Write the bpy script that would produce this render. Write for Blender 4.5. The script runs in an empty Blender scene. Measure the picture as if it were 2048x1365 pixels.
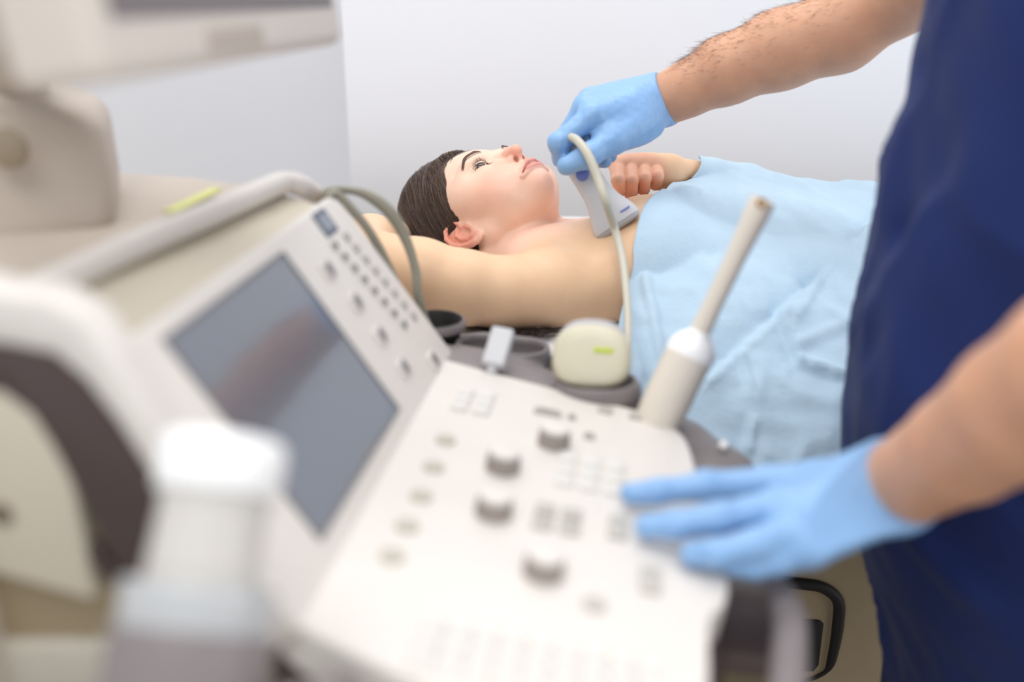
import bpy, bmesh, math, random
import numpy as np
from mathutils import Vector, Matrix
random.seed(7); RNG = np.random.default_rng(11)
SC = bpy.context.scene; COL = SC.collection
# ------------------------------------------------------------------ camera
F = 1991.0; PITCH = math.radians(20.0); CAMZ = 1.27
CAM = np.array([0., 0., CAMZ])
cR = np.array([1., 0, 0]); cF = np.array([0, math.cos(PITCH), -math.sin(PITCH)]); cU = np.array([0, math.sin(PITCH), math.cos(PITCH)])
def ray(px, py): return cF + cR*(px-1024)/F - cU*(py-682.5)/F
def W(px, py, d): return CAM + ray(px, py)*d          # world point seen at a pixel of the photograph, at a given depth
def hit(px, py, c, n):
    r = ray(px, py); return CAM + r*(((c-CAM)@n)/(r@n))
cam = bpy.data.cameras.new('camera'); camo = bpy.data.objects.new('camera', cam); COL.objects.link(camo)
cam.sensor_width = 36; cam.lens = 36*F/2048; cam.clip_start = .02
camo.location = CAM; camo.rotation_euler = (math.pi/2-PITCH, 0, 0); SC.camera = camo
cam.dof.use_dof = True; cam.dof.focus_distance = 1.385; cam.dof.aperture_fstop = 1.55
# ------------------------------------------------------------------ materials
MATS = {}
def lin(c):
    return tuple(((x/255)/12.92 if x/255 <= .04045 else ((x/255+.055)/1.055)**2.4) for x in c)
def mat(name, rgb, rough=.5, metal=0., noise=0., nscale=30., bump=0., bscale=200., sss=0., trans=0., coat=0., spec=.5, attr=False, sheen=0., alpha=1.):
    if name in MATS: return MATS[name]
    m = bpy.data.materials.new(name); m.use_nodes = True; nt = m.node_tree; b = nt.nodes['Principled BSDF']
    L = nt.links.new; c = lin(rgb)+(1,)
    b.inputs['Base Color'].default_value = c; b.inputs['Roughness'].default_value = rough; b.inputs['Metallic'].default_value = metal
    b.inputs['Specular IOR Level'].default_value = spec; b.inputs['Coat Weight'].default_value = coat; b.inputs['Coat Roughness'].default_value = .08
    b.inputs['Transmission Weight'].default_value = trans; b.inputs['Sheen Weight'].default_value = sheen; b.inputs['Alpha'].default_value = alpha
    if sss: b.inputs['Subsurface Weight'].default_value = sss; b.inputs['Subsurface Radius'].default_value = (1., .4, .25); b.inputs['Subsurface Scale'].default_value = .0028
    tc = nt.nodes.new('ShaderNodeTexCoord'); src = None
    if attr:
        a = nt.nodes.new('ShaderNodeAttribute'); a.attribute_name = 'Col'; src = a.outputs['Color']; L(src, b.inputs['Base Color'])
    if noise:
        n = nt.nodes.new('ShaderNodeTexNoise'); n.inputs['Scale'].default_value = nscale; n.inputs['Detail'].default_value = 5; L(tc.outputs['Object'], n.inputs['Vector'])
        r = nt.nodes.new('ShaderNodeMapRange'); r.inputs['From Min'].default_value = .3; r.inputs['From Max'].default_value = .7
        r.inputs['To Min'].default_value = 1-noise; r.inputs['To Max'].default_value = 1+noise; L(n.outputs['Fac'], r.inputs['Value'])
        x = nt.nodes.new('ShaderNodeVectorMath'); x.operation = 'SCALE'; x.inputs[0].default_value = c[:3]
        if src: L(src, x.inputs[0])
        L(r.outputs['Result'], x.inputs['Scale']); L(x.outputs['Vector'], b.inputs['Base Color'])
    if bump:
        n = nt.nodes.new('ShaderNodeTexNoise'); n.inputs['Scale'].default_value = bscale; n.inputs['Detail'].default_value = 4; L(tc.outputs['Object'], n.inputs['Vector'])
        u = nt.nodes.new('ShaderNodeBump'); u.inputs['Strength'].default_value = bump; u.inputs['Distance'].default_value = .002; L(n.outputs['Fac'], u.inputs['Height']); L(u.outputs['Normal'], b.inputs['Normal'])
    MATS[name] = m; return m
M_WALL = mat('wall_paint', (234, 234, 238), .85, bump=.08, bscale=300)
M_FLOOR = mat('floor_vinyl', (168, 160, 150), .5, noise=.06, nscale=8)
M_WHITE = mat('console_white', (224, 218, 212), .42, noise=.012, nscale=6)
M_KEY = mat('key_white', (224, 221, 216), .4)
M_KEYG = mat('key_grey', (188, 184, 177), .4)
M_CREAM = mat('console_cream', (205, 196, 178), .5, noise=.02, nscale=5)
M_BEIGE = mat('casing_beige', (154, 138, 110), .5, noise=.03, nscale=6)
M_TAUPE = mat('column_taupe', (190, 178, 166), .55, noise=.03, nscale=6)
M_GREY = mat('handle_grey', (128, 120, 120), .42, noise=.03, nscale=9)
M_DARK = mat('trim_dark', (72, 58, 56), .5, noise=.04, nscale=9)
M_BLACK = mat('hollow_black', (34, 30, 30), .6, noise=.05)
M_MARK = mat('print_grey', (120, 118, 120), .6)
M_BLUEG = mat('badge_blue_grey', (98, 106, 122), .5)
M_GREEN = mat('print_green', (190, 205, 60), .5)
M_SCREEN = mat('touch_glass', (98, 104, 116), .15, coat=.8, spec=.9, noise=.02, nscale=4)
M_MSCREEN = mat('monitor_glass', (60, 58, 66), .25, spec=.5, noise=.02, nscale=4)
M_BEZEL = mat('monitor_bezel_grey', (120, 112, 112), .45)
M_MONW = mat('monitor_cream', (226, 216, 206), .45, noise=.015, nscale=6)
M_SKIN = mat('patient_skin', (230, 180, 150), .42, attr=True, sss=.25, bump=.04, bscale=420, noise=.02, nscale=60, spec=.35)
M_SKIN2 = mat('operator_skin', (205, 155, 125), .48, attr=True, sss=.2, bump=.15, bscale=300, noise=.05, nscale=50, spec=.35)
M_HAIR = mat('brown_hair', (62, 44, 34), .38, attr=True, spec=.5)
M_LASH = mat('lash_dark', (24, 17, 15), .5, noise=.05)
M_BROW = mat('brow_brown', (106, 78, 64), .6, noise=.05)
M_ARMHAIR = mat('arm_hair_brown', (120, 84, 62), .6, noise=.05)
M_GLOVE = mat('nitrile_blue', (138, 180, 226), .38, noise=.03, nscale=25, bump=.25, bscale=90, sss=.05)
M_SCRUB = mat('scrub_navy', (27, 43, 96), .85, noise=.06, nscale=14, bump=.08, bscale=900, sheen=.04, spec=.25)
M_DRAPE = mat('drape_blue', (184, 208, 226), .85, noise=.035, nscale=26, bump=.4, bscale=160)
M_PAPER = mat('couch_paper', (222, 219, 220), .85, noise=.02, bump=.3, bscale=60)
M_CUSH = mat('couch_vinyl', (150, 142, 138), .5, noise=.03)
M_PROBE = mat('probe_grey', (205, 205, 208), .35, noise=.01)
M_PROBEB = mat('probe_blue', (118, 132, 200), .45)
M_PCREAM = mat('probe_cream', (214, 208, 184), .35, noise=.015)
M_WAND = mat('wand_cream', (226, 217, 204), .35, noise=.01)
M_LENS = mat('probe_lens', (186, 184, 186), .4)
M_BROWN = mat('port_brown', (170, 130, 80), .5)
M_CABLE = mat('cable_cream', (200, 196, 180), .4)
M_CABLE2 = mat('cable_olive', (150, 146, 130), .4)
M_BOTTLE = mat('bottle_white', (204, 200, 195), .35, sss=.3)
M_CAPW = mat('cap_white', (252, 252, 252), .4, sss=.2)
M_CUP = mat('cup_clear_white', (214, 216, 218), .25, trans=.35)
# ------------------------------------------------------------------ object helpers
LOC = {}
def thing(name, label, cat, loc=(0, 0, 0), group=None):
    o = bpy.data.objects.new(name, None); COL.objects.link(o); o.location = loc; o.empty_display_size = .05
    LOC[o.name] = np.array(loc, float); o['label'] = label; o['category'] = cat
    if group: o['group'] = group
    return o
def root(o):
    while o.parent: o = o.parent
    return o
def mk(name, V, Fc, m, parent=None, smooth=True, label=None, cols=None, kind=None, loc=None):
    V = np.asarray(V, float)
    if parent is not None: V = V-LOC[root(parent).name]
    elif loc is not None: V = V-np.array(loc)
    me = bpy.data.meshes.new(name)
    if isinstance(Fc, np.ndarray):
        n, k = Fc.shape
        me.vertices.add(len(V)); me.vertices.foreach_set('co', V.ravel()); me.loops.add(n*k); me.loops.foreach_set('vertex_index', Fc.ravel().astype(np.int32))
        me.polygons.add(n); me.polygons.foreach_set('loop_start', np.arange(0, n*k, k, dtype=np.int32)); me.polygons.foreach_set('loop_total', np.full(n, k, np.int32)); me.update(calc_edges=True); me.validate()
    else:
        me.from_pydata([tuple(v) for v in V], [], Fc); me.update()
    me.polygons.foreach_set('use_smooth', [smooth]*len(me.polygons))
    if cols is not None:
        a = me.attributes.new('Col', 'FLOAT_COLOR', 'POINT'); c4 = np.ones((len(V), 4)); c4[:, :3] = cols; a.data.foreach_set('color', c4.ravel())
    me.materials.append(m)
    o = bpy.data.objects.new(name, me); COL.objects.link(o)
    if parent is not None: o.parent = parent
    elif loc is not None: o.location = loc
    if parent is None: LOC[o.name] = np.array(loc if loc is not None else (0, 0, 0), float)
    if label: o['label'] = label
    if kind: o['kind'] = kind
    return o
def tag(o, label, cat, group=None):
    o['label'] = label; o['category'] = cat
    if group: o['group'] = group
    return o
def from_bm(name, bm, m, parent=None, smooth=False, **k):
    bmesh.ops.recalc_face_normals(bm, faces=bm.faces[:])
    bm.verts.index_update(); V = [v.co[:] for v in bm.verts]; Fc = [[v.index for v in f.verts] for f in bm.faces]; bm.free()
    return mk(name, V, Fc, m, parent, smooth, **k)
def autosmooth(o, ang=40):
    me = o.data; bm = bmesh.new(); bm.from_mesh(me)
    for f in bm.faces: f.smooth = True
    for e in bm.edges:
        if len(e.link_faces) == 2 and e.calc_face_angle(0) > math.radians(ang): e.smooth = False
    bm.to_mesh(me); bm.free(); return o
def prism_bm(poly, vec, bev=0., seg=3):
    """poly: list of 3D points of one face; vec: extrusion"""
    bm = bmesh.new(); vs = [bm.verts.new(p) for p in poly]; f = bm.faces.new(vs)
    r = bmesh.ops.extrude_face_region(bm, geom=[f]); nv = [g for g in r['geom'] if isinstance(g, bmesh.types.BMVert)]
    bmesh.ops.translate(bm, verts=nv, vec=Vector(vec))
    bmesh.ops.recalc_face_normals(bm, faces=bm.faces[:])
    if bev:
        es = [e for e in bm.edges if len(e.link_faces) == 2 and e.calc_face_angle(0) > .6]
        bmesh.ops.bevel(bm, geom=es, offset=bev, segments=seg, profile=.5, affect='EDGES', clamp_overlap=True)
    return bm
def prism(name, poly, vec, m, parent=None, bev=0., seg=3, **k):
    return autosmooth(from_bm(name, prism_bm(poly, vec, bev, seg), m, parent, **k))
def box(name, c, X, Y, Z, m, parent=None, bev=0., seg=3, **k):
    """centre + three half-axis vectors"""
    c, X, Y, Z = (np.array(q, float) for q in (c, X, Y, Z))
    return prism(name, [c-X-Y-Z, c+X-Y-Z, c+X+Y-Z, c-X+Y-Z], 2*Z, m, parent, bev, seg, **k)
def crom(P, n, closed=False):
    P = np.asarray(P, float); N = len(P); out = []
    S = N if closed else N-1
    for i in range(S):
        if closed: a, b, c, d = P[(i-1) % N], P[i], P[(i+1) % N], P[(i+2) % N]
        else: b, c = P[i], P[i+1]; a = P[i-1] if i > 0 else 2*b-c; d = P[i+2] if i+2 < N else 2*c-b
        for t in np.arange(n)/n:
            out.append(.5*((2*b)+(c-a)*t+(2*a-5*b+4*c-d)*t*t+(-a+3*b-3*c+d)*t**3))
    if not closed: out.append(P[-1])
    return np.array(out)
def tube_vf(P, R, n=12, cap=True):
    P = np.asarray(P, float); K = len(P); R = np.broadcast_to(np.asarray(R, float), (K,))
    T = np.gradient(P, axis=0); T /= np.linalg.norm(T, axis=1)[:, None]+1e-12
    u = np.cross(T[0], [0, 0, 1.]); u = u if np.linalg.norm(u) > .05 else np.cross(T[0], [1., 0, 0]); u /= np.linalg.norm(u); V = []
    for i in range(K):
        u = u-T[i]*(u@T[i]); u /= np.linalg.norm(u); w = np.cross(T[i], u)
        for j in range(n): V.append(P[i]+R[i]*(u*math.cos(2*math.pi*j/n)+w*math.sin(2*math.pi*j/n)))
    Fc = [[i*n+j, i*n+(j+1) % n, (i+1)*n+(j+1) % n, (i+1)*n+j] for i in range(K-1) for j in range(n)]
    if cap: Fc += [list(range(n))[::-1], list(range((K-1)*n, K*n))]
    return V, Fc
def tube(name, P, R, m, parent=None, n=14, **k):
    V, Fc = tube_vf(P, R, n); return mk(name, V, Fc, m, parent, **k)
def lathe(name, prof, A, B, m, parent=None, n=40, cap=True, **k):
    """prof: (distance along A->B in metres, radius)"""
    A = np.array(A, float); ax = np.array(B, float)-A; ax /= np.linalg.norm(ax)
    P = [A+ax*max(t, 0) if 0 else A+ax*t for t, r in prof]; R = [max(r, 1e-4) for t, r in prof]
    u = np.cross(ax, [0, 1., 0]); u = u if np.linalg.norm(u) > .05 else np.cross(ax, [1., 0, 0]); u /= np.linalg.norm(u); w = np.cross(ax, u)
    V = [P[i]+R[i]*(u*math.cos(2*math.pi*j/n)+w*math.sin(2*math.pi*j/n)) for i in range(len(P)) for j in range(n)]
    Fc = [[i*n+j, i*n+(j+1) % n, (i+1)*n+(j+1) % n, (i+1)*n+j] for i in range(len(P)-1) for j in range(n)]
    if cap: Fc += [list(range(n))[::-1], list(range((len(P)-1)*n, len(P)*n))]
    return autosmooth(mk(name, V, Fc, m, parent, **k), 50)
def loft(name, ST_, m, parent, n=32, ex=2.6, **k):
    V = []
    for c, X, Y in ST_:
        for j in range(n):
            t = 2*math.pi*j/n; cx, sx = math.cos(t), math.sin(t); V.append(np.array(c)+np.array(X)*math.copysign(abs(cx)**(2/ex), cx)+np.array(Y)*math.copysign(abs(sx)**(2/ex), sx))
    Fc = [[i*n+j, i*n+(j+1) % n, (i+1)*n+(j+1) % n, (i+1)*n+j] for i in range(len(ST_)-1) for j in range(n)]+[list(range(n))[::-1], list(range((len(ST_)-1)*n, len(ST_)*n))]
    return autosmooth(mk(name, V, Fc, m, parent, **k), 60)
# ------------------------------------------------------------------ implicit-surface bodies
def smin(a, b, k): h = np.maximum(k-np.abs(a-b), 0)/k; return np.minimum(a, b)-h*h*k*.25
class Field:
    def __init__(s): s.L = []; s.off = 0.
    def add(s, fn, c, R, k=.01, op='u'): s.L.append((fn, np.array(c, float), R, max(k, 1e-5), op)); return s
    def cap(s, a, b, ra, rb=None, k=.01, op='u', axis=None, flat=1.):
        a = np.array(a, float); b = np.array(b, float); rb = ra if rb is None else rb; ab = b-a; L2 = ab@ab+1e-12
        if axis is not None: axis = np.array(axis, float); axis /= np.linalg.norm(axis)
        def fn(P):
            q = P-a; t = np.clip(q@ab/L2, 0, 1); q = q-t[:, None]*ab
            if axis is not None: q = q+np.outer((q@axis)*(1/flat-1), axis); return (np.sqrt((q*q).sum(1))-(ra+(rb-ra)*t))*min(1, .5+flat*.5)
            return np.sqrt((q*q).sum(1))-(ra+(rb-ra)*t)
        return s.add(fn, (a+b)/2, math.sqrt(L2)/2+max(ra, rb)*max(1, flat), k, op)
    def chain(s, P, R, k=.01, op='u', **kw):
        for i in range(len(P)-1): s.cap(P[i], P[i+1], R[i], R[i+1], k, op, **kw)
        return s
    def ell(s, c, r, k=.01, op='u', M=None):
        c = np.array(c, float); r = np.array(r, float)
        def fn(P):
            q = P-c
            if M is not None: q = q@M
            k0 = np.sqrt(((q/r)**2).sum(1)); k1 = np.sqrt(((q/r**2)**2).sum(1))+1e-9
            return k0*(k0-1)/k1
        return s.add(fn, c, r.max(), k, op)
    def rbox(s, c, h, rad, M=None, k=.01, op='u'):
        c = np.array(c, float); h = np.array(h, float)-rad
        def fn(P):
            q = P-c
            if M is not None: q = q@M
            q = np.abs(q)-h; return np.sqrt((np.maximum(q, 0)**2).sum(1))+np.minimum(q.max(1), 0)-rad
        return s.add(fn, c, np.linalg.norm(h)+rad, k, op)
    def __call__(s, P):
        d = np.full(len(P), .5)
        for fn, c, R, k, op in s.L:
            q = P-c; i = np.nonzero((q*q).sum(1) < (R+.03+k)**2)[0]
            if len(i) == 0: continue
            v = fn(P[i])
            if op == 'u': d[i] = smin(d[i], v, k)
            elif op == 's': d[i] = -smin(-d[i], v, k)
            else: d[i] = fn(P[i], d[i]) if False else d[i]
        return d-s.off
    def bounds(s, pad=.01):
        U = [(c, R) for fn, c, R, k, op in s.L if op == 'u']
        return np.min([c-R for c, R in U], 0)-pad, np.max([c+R for c, R in U], 0)+pad
def grad(fn, P, e=4e-4):
    k = np.array([[1, -1, -1], [-1, -1, 1], [-1, 1, -1], [1, 1, 1.]]); return sum(np.outer(fn(P+e*q), q) for q in k)/(4*e)
def project(fn, P, it=2):
    for _ in range(it):
        g = grad(fn, P); f = fn(P); P = P-g*np.clip(f/((g*g).sum(1)+1e-6), -.004, .004)[:, None]
    return P
def sdf_mesh(fn, lo, hi, h, proj=2):
    lo = np.array(lo, float); hi = np.array(hi, float); q = 4; nb = np.ceil((hi-lo)/(h*q)).astype(int); n = nb*q
    ci = np.stack(np.meshgrid(*[np.arange(k) for k in nb], indexing='ij'), -1).reshape(-1, 3)
    cv = np.concatenate([fn(lo+(c+.5)*h*q) for c in np.array_split(ci, max(1, len(ci)//400000))])
    V = np.repeat(np.repeat(np.repeat(np.where(cv > 0, .5, -.5).reshape(nb), q, 0), q, 1), q, 2).astype(np.float32)
    act = ci[np.abs(cv) < h*q*1.75]; o = np.stack(np.meshgrid(*[np.arange(q)]*3, indexing='ij'), -1).reshape(-1, 3)
    for ch in np.array_split(act, max(1, len(act)//6000)):
        I = (ch[:, None]*q+o[None]).reshape(-1, 3); V[I[:, 0], I[:, 1], I[:, 2]] = fn(lo+(I+.5)*h)
    S = V < 0; N = np.zeros(np.array(V.shape)-1, np.int8)
    offs = [(i, j, k) for i in (0, 1) for j in (0, 1) for k in (0, 1)]
    sl = lambda A, f: A[f[0]:A.shape[0]-1+f[0], f[1]:A.shape[1]-1+f[1], f[2]:A.shape[2]-1+f[2]]
    for f in offs: N += sl(S, f)
    C = np.argwhere((N > 0) & (N < 8)); idx = np.full(N.shape, -1, np.int32); idx[C[:, 0], C[:, 1], C[:, 2]] = np.arange(len(C))
    cor = np.stack([V[C[:, 0]+f[0], C[:, 1]+f[1], C[:, 2]+f[2]] for f in offs], 1); acc = np.zeros((len(C), 3)); cnt = np.zeros(len(C))
    for i in range(8):
        for ax in range(3):
            fo = offs[i]
            if fo[ax] == 0:
                g = list(fo); g[ax] = 1; j = offs.index(tuple(g)); a = cor[:, i]; b = cor[:, j]; m = (a < 0) != (b < 0)
                t = np.where(m, a/(a-b+1e-12), 0); p = np.tile(np.array(fo, float), (len(C), 1)); p[:, ax] = t; acc[m] += p[m]; cnt[m] += 1
    P = lo+(C+acc/np.maximum(cnt, 1)[:, None]+.5)*h; quads = []
    for ax in range(3):
        b, c = (ax+1) % 3, (ax+2) % 3; s0 = [slice(None)]*3; s1 = [slice(None)]*3; s0[ax] = slice(0, -1); s1[ax] = slice(1, None)
        A = S[tuple(s0)]; B = S[tuple(s1)]; E = np.argwhere(A != B); E = E[(E[:, b] > 0) & (E[:, c] > 0) & (E[:, b] < N.shape[b]) & (E[:, c] < N.shape[c])]
        fl = A[E[:, 0], E[:, 1], E[:, 2]]
        def at(db, dc): X = E.copy(); X[:, b] += db; X[:, c] += dc; return idx[X[:, 0], X[:, 1], X[:, 2]]
        qd = np.stack([at(-1, -1), at(0, -1), at(0, 0), at(-1, 0)], 1); qd[~fl] = qd[~fl][:, ::-1]; quads.append(qd)
    Q = np.concatenate(quads); Q = Q[(Q >= 0).all(1)]
    if proj: P = project(fn, P, proj)
    return P, Q.astype(np.int32)
def sdf_obj(name, fld, h, m, parent=None, lo=None, hi=None, colfn=None, **k):
    a, b = fld.bounds(); P, Q = sdf_mesh(fld, a if lo is None else lo, b if hi is None else hi, h)
    return mk(name, P, Q, m, parent, cols=None if colfn is None else colfn(P), **k)
def strands_vf(S, R, n=3):
    """S: (count, points, 3) polylines -> thin tapered tubes in one mesh"""
    C, K, _ = S.shape; T = np.gradient(S, axis=1); T /= np.linalg.norm(T, axis=2, keepdims=True)+1e-12
    u = np.cross(T, np.array([.3, .2, .93])); u /= np.linalg.norm(u, axis=2, keepdims=True)+1e-9; w = np.cross(T, u)
    R = np.broadcast_to(R, (C, K))[..., None]
    V = np.stack([S+R*(u*math.cos(2*math.pi*j/n)+w*math.sin(2*math.pi*j/n)) for j in range(n)], 2).reshape(-1, 3)
    b = (np.arange(C)[:, None]*K+np.arange(K-1)[None]).reshape(-1)*n; Q = [np.stack([b+j, b+(j+1) % n, b+n+(j+1) % n, b+n+j], 1) for j in range(n)]
    return V, np.concatenate(Q)
def nz(P, s, seed=0):
    """cheap smooth noise"""
    r = np.random.default_rng(seed); o = 0
    for i in range(6):
        k = r.normal(size=3)*s*(1+.4*i); o = o+np.sin(P@k+r.uniform(0, 6.28))/(1+.35*i)
    return o/3.
# ------------------------------------------------------------------ room
def slab(name, lo, hi, m, kind='structure'):
    lo = np.array(lo, float); hi = np.array(hi, float); c = (lo+hi)/2; e = (hi-lo)/2
    o = box(name, c, [e[0], 0, 0], [0, e[1], 0], [0, 0, e[2]], m, loc=c); o['kind'] = kind; return o
CX = -.335                                             # the outer corner of the back wall
slab('wall_back', (CX, 2.06, 0), (3.2, 2.2, 2.9), M_WALL)
slab('wall_left', (-2.6, 2.62, 0), (CX, 2.76, 2.9), M_WALL)
slab('floor', (-2.6, -2.2, -.1), (3.2, 2.76, 0), M_FLOOR)
# ------------------------------------------------------------------ ultrasound machine frame of reference
TH = .135; TILT = .973; TAU = math.radians(8)
A = np.array([math.sin(TH), math.cos(TH), 0]); H = np.array([math.cos(TH), -math.sin(TH), 0]); Z = np.array([0, 0, 1.])
PB = H*math.cos(TILT)-Z*math.sin(TILT); PN = H*math.sin(TILT)+Z*math.cos(TILT)
PC = CAM+np.array([-.156, .6752, -.2763]); O = PC+PB*.0985
DU = H*math.cos(TAU)-Z*math.sin(TAU); DN = H*math.sin(TAU)+Z*math.cos(TAU)
def pn(a, b, o=0.): return PC+A*a+PB*b+PN*o
def dk(a, u, o=0.): return O+A*a+DU*u+DN*o
def K(a, h, z): return O+A*a+H*h+Z*z
def PNX(px, py, o=0.): return hit(px, py, PC+PN*o, PN)
def DKX(px, py, o=0.): return hit(px, py, O+DN*o, DN)
def SX(px, py, a): return hit(px, py, O+A*a, A)
def ZX(px, py, z): return hit(px, py, O+Z*z, Z)
US = thing('ultrasound_machine', 'white ultrasound machine with tilted touch panel, key deck and overhanging monitor', 'ultrasound machine', (O[0]-.1, O[1], 0))
# --- control deck
out = [(262, -18), (264, 0), (252, 57), (238, 133), (226, 190), (206, 224), (176, 240), (105, 248), (30, 258), (-31, 262), (-62, 259), (-80, 250), (-99, 246), (-152, 243), (-200, 236), (-218, 205), (-214, 130), (-203, 76), (-186, 22), (-172, -6), (-160, -18)]
oc = crom(np.array(out)/1000., 4)
prism('control_deck', [dk(a, u) for a, u in oc], -DN*.034, M_WHITE, US, .008, 4)
# dark tray under the deck with the side grip
tr = crom([dk(a*1.0+(.012 if a > 0 else -.010), u+(.008 if u > .1 else 0), -.036) for a, u in np.array(out)[::2]/1000.], 4)
prism('deck_tray', list(tr), -DN*.03, M_DARK, US, .008, 3)
g1 = crom([DKX(500, 1175, -.035), DKX(590, 1262, -.035), DKX(700, 1312, -.032), DKX(830, 1368, -.032), DKX(1000, 1440, -.032), DKX(1160, 1490, -.032)], 8)
tube('side_handle', g1, .017, M_GREY, US)
# --- keys and knobs on the deck
ki = [0]; KEYS = {}
def cyl_key(name, a, u, r, hgt, m, top=None, o=0.):
    P0 = dk(a, u, o-.001); k = lathe(name, [(0, r*1.06), (hgt*.75, r), (hgt*.93, r*.94), (hgt, r*.8)], P0, P0+DN, m, US, 24)
    if top:
        P1 = dk(a, u, o+hgt-.002); lathe('knob_cap', [(0, r*.93), (.0028, r*.9), (.0036, r*.7)], P1, P1+DN, top, k, 24)
    return k
def inv(P): q = P-O; return q@A, q@DU
M_KNOB = mat('knob_grey', (156, 147, 140), .45)
for px, py in ((1110, 868), (1008, 916), (990, 1004), (1090, 1122)):
    a, u = inv(DKX(px, py, .010)); cyl_key('control_knob', a, u, .0135, .016, M_KNOB, M_WHITE)
M_PB = mat('push_button_beige', (190, 186, 172), .4)
for px, py in ((892, 876), (868, 930), (843, 988), (815, 1048), (785, 1108)):
    a, u = inv(DKX(px, py, .003)); cyl_key('push_button', a, u, .0082, .004, M_PB)
a, u = inv(DKX(1190, 1205, .003)); cyl_key('push_button', a, u, .008, .004, M_KEYG)
def flat_key(name, a, u, la, lu, m, hgt=.0035):
    return box(name, dk(a, u, hgt/2-.0008), A*la/2, DU*lu/2, DN*(hgt/2+.0008), m, US, .0012, 2)
def key_grid(a0, u0, na, nu, da, du, la, lu, m=None, name='key'):
    first = None
    for i in range(na):
        for j in range(nu):
            o = dk(a0+i*da, u0+j*du)
            if first is None: first = flat_key(name, a0, u0, la, lu, m or M_KEY); base = o
            else:
                c = first.copy(); COL.objects.link(c); c.parent = US; c.location = Vector(o-base)
key_grid(-.185, .075, 3, 9, .017, .0165, .0145, .0142)                 # letter keys along the near edge
a, u = inv(DKX(935, 800)); key_grid(a-.02, u-.004, 3, 2, .017, .020, .014, .015)
a, u = inv(DKX(1180, 950)); key_grid(a-.02, u-.02, 3, 3, .02, .02, .016, .015, M_KEY)
a, u = inv(DKX(1120, 1040)); key_grid(a-.012, u-.012, 2, 2, .02, .02, .015, .015, M_KEYG)
for px, py, la, lu in ((1095, 828, .009, .026), (1143, 838, .007, .008), (1210, 824, .010, .014), (1270, 836, .010, .012), (1178, 876, .008, .010)):
    a, u = inv(DKX(px, py)); flat_key('symbol_key', a, u, la, lu, M_KEYG)
    box('key_symbol', dk(a, u, .0031), A*la*.3, DU*lu*.36, DN*.0004, M_MARK, US)
tb = DKX(1425, 1070, -.006); f = Field(); f.ell(tb, [.020]*3, M=None); sdf_obj('trackball', f, .003, M_WHITE, US)
lathe('trackball_ring', [(0, .030), (.004, .029), (.005, .025), (.0052, .0235)], tb+DN*.004, tb+DN, M_KEYG, US)
for px, py in ((1235, 1060), (1300, 1165)):
    a, u = inv(DKX(px, py)); flat_key('trackball_key', a, u, .03, .014, M_KEYG)
# --- tilted touch panel
bez = [pn(-.180, .104), pn(-.176, -.094), pn(.268, -.098), pn(.283, -.085), pn(.292, .104)]
prism('touch_panel', bez, -PN*.030, M_WHITE, US, .006, 4)
TP = bpy.data.objects['touch_panel']
scr = [pn(-.105, .0805, .0006), pn(-.105, -.0805, .0006), pn(.105, -.0805, .0006), pn(.105, .0805, .0006)]
prism('touch_screen', scr, -PN*.004, M_SCREEN, TP)
fr = Field()
for i in range(4): fr.cap(scr[i], scr[(i+1) % 4], .0016, k=.0005)
sdf_obj('screen_gasket', fr, .0011, M_MARK, TP)
bc = PNX(650, 446); M2 = lambda q, e, f_: None
bx = bc-PC; ba, bb = bx@A, bx@PB
box('badge', pn(ba, bb, .0003), A*.0165, PB*.0125, PN*.0008, M_BLUEG, TP, .0006, 1)
box('badge_face', pn(ba+.001, bb, .0010), A*.0105, PB*.0075, PN*.0003, mat('badge_light', (152, 157, 168), .5), TP)
for i in range(8):
    t = i/7; q = PNX(668+(806-668)*t, 492+(650-492)*t)-PC; a0, b0 = q@A, q@PB
    q2 = PNX(692+(826-692)*t, 474+(632-474)*t)-PC
    for aa, bb, m in ((a0, b0, M_MARK), (q2@A, q2@PB, M_KEYG)):
        k_ = box('panel_key', pn(aa, bb, .001), A*.0050, PB*.0042, PN*.0018, M_KEYG, TP, .001, 2)
        if m is M_MARK: box('key_symbol', pn(aa-.001, bb, .0030), A*.0032, PB*.0026, PN*.0003, M_MARK, k_)
for px, py in ((655, 541), (711, 606), (760, 673), (806, 737), (866, 722)):
    q = PNX(px, py)-PC; a0, b0 = q@A, q@PB
    k_ = box('menu_key', pn(a0, b0, .001), A*.0115, PB*.0085, PN*.0013, M_WHITE, TP, .001, 2)
    for s in (-1, 0, 1): box('key_symbol', pn(a0-s*.004+.001, b0+s*.0014, .0026), A*.0017, PB*.0058, PN*.0003, M_MARK, k_)
# --- rear housing: ledge behind the panel, rim, sloping top
top = pn(0, -.098)-O; zt = top@Z; ht = top@H          # top edge of the panel
print('panel top h,z', ht, zt)
prism('rear_ledge', [K(-.185, ht-.012, zt-.012), K(.275, ht-.012, zt-.012), K(.275, ht-.07, zt+.004), K(-.185, ht-.085, zt+.004)], -Z*.14, M_CREAM, US, .004)
rim = crom([ZX(-60, 640, zt+.006), ZX(40, 595, zt+.008), ZX(110, 566, zt+.01), ZX(250, 500, zt+.012), ZX(400, 437, zt+.012), ZX(520, 384, zt+.012), ZX(566, 366, zt+.010), ZX(600, 372, zt+.004), ZX(626, 388, zt-.012)], 8)
tube('housing_rim', rim, .011, M_WHITE, US)
rt = [K(-.20, ht-.085, zt-.0), K(.30, ht-.072, zt-.0), K(.33, ht-.17, zt+.004), K(.33, ht-.40, zt+.01), K(-.20, ht-.42, zt+.006)]
prism('rear_housing', rt, -Z*.40, M_TAUPE, US, .012, 4)
s0, s1 = ZX(338, 424, zt+.0065), ZX(432, 379, zt+.0075); w = (s1-s0)
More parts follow.
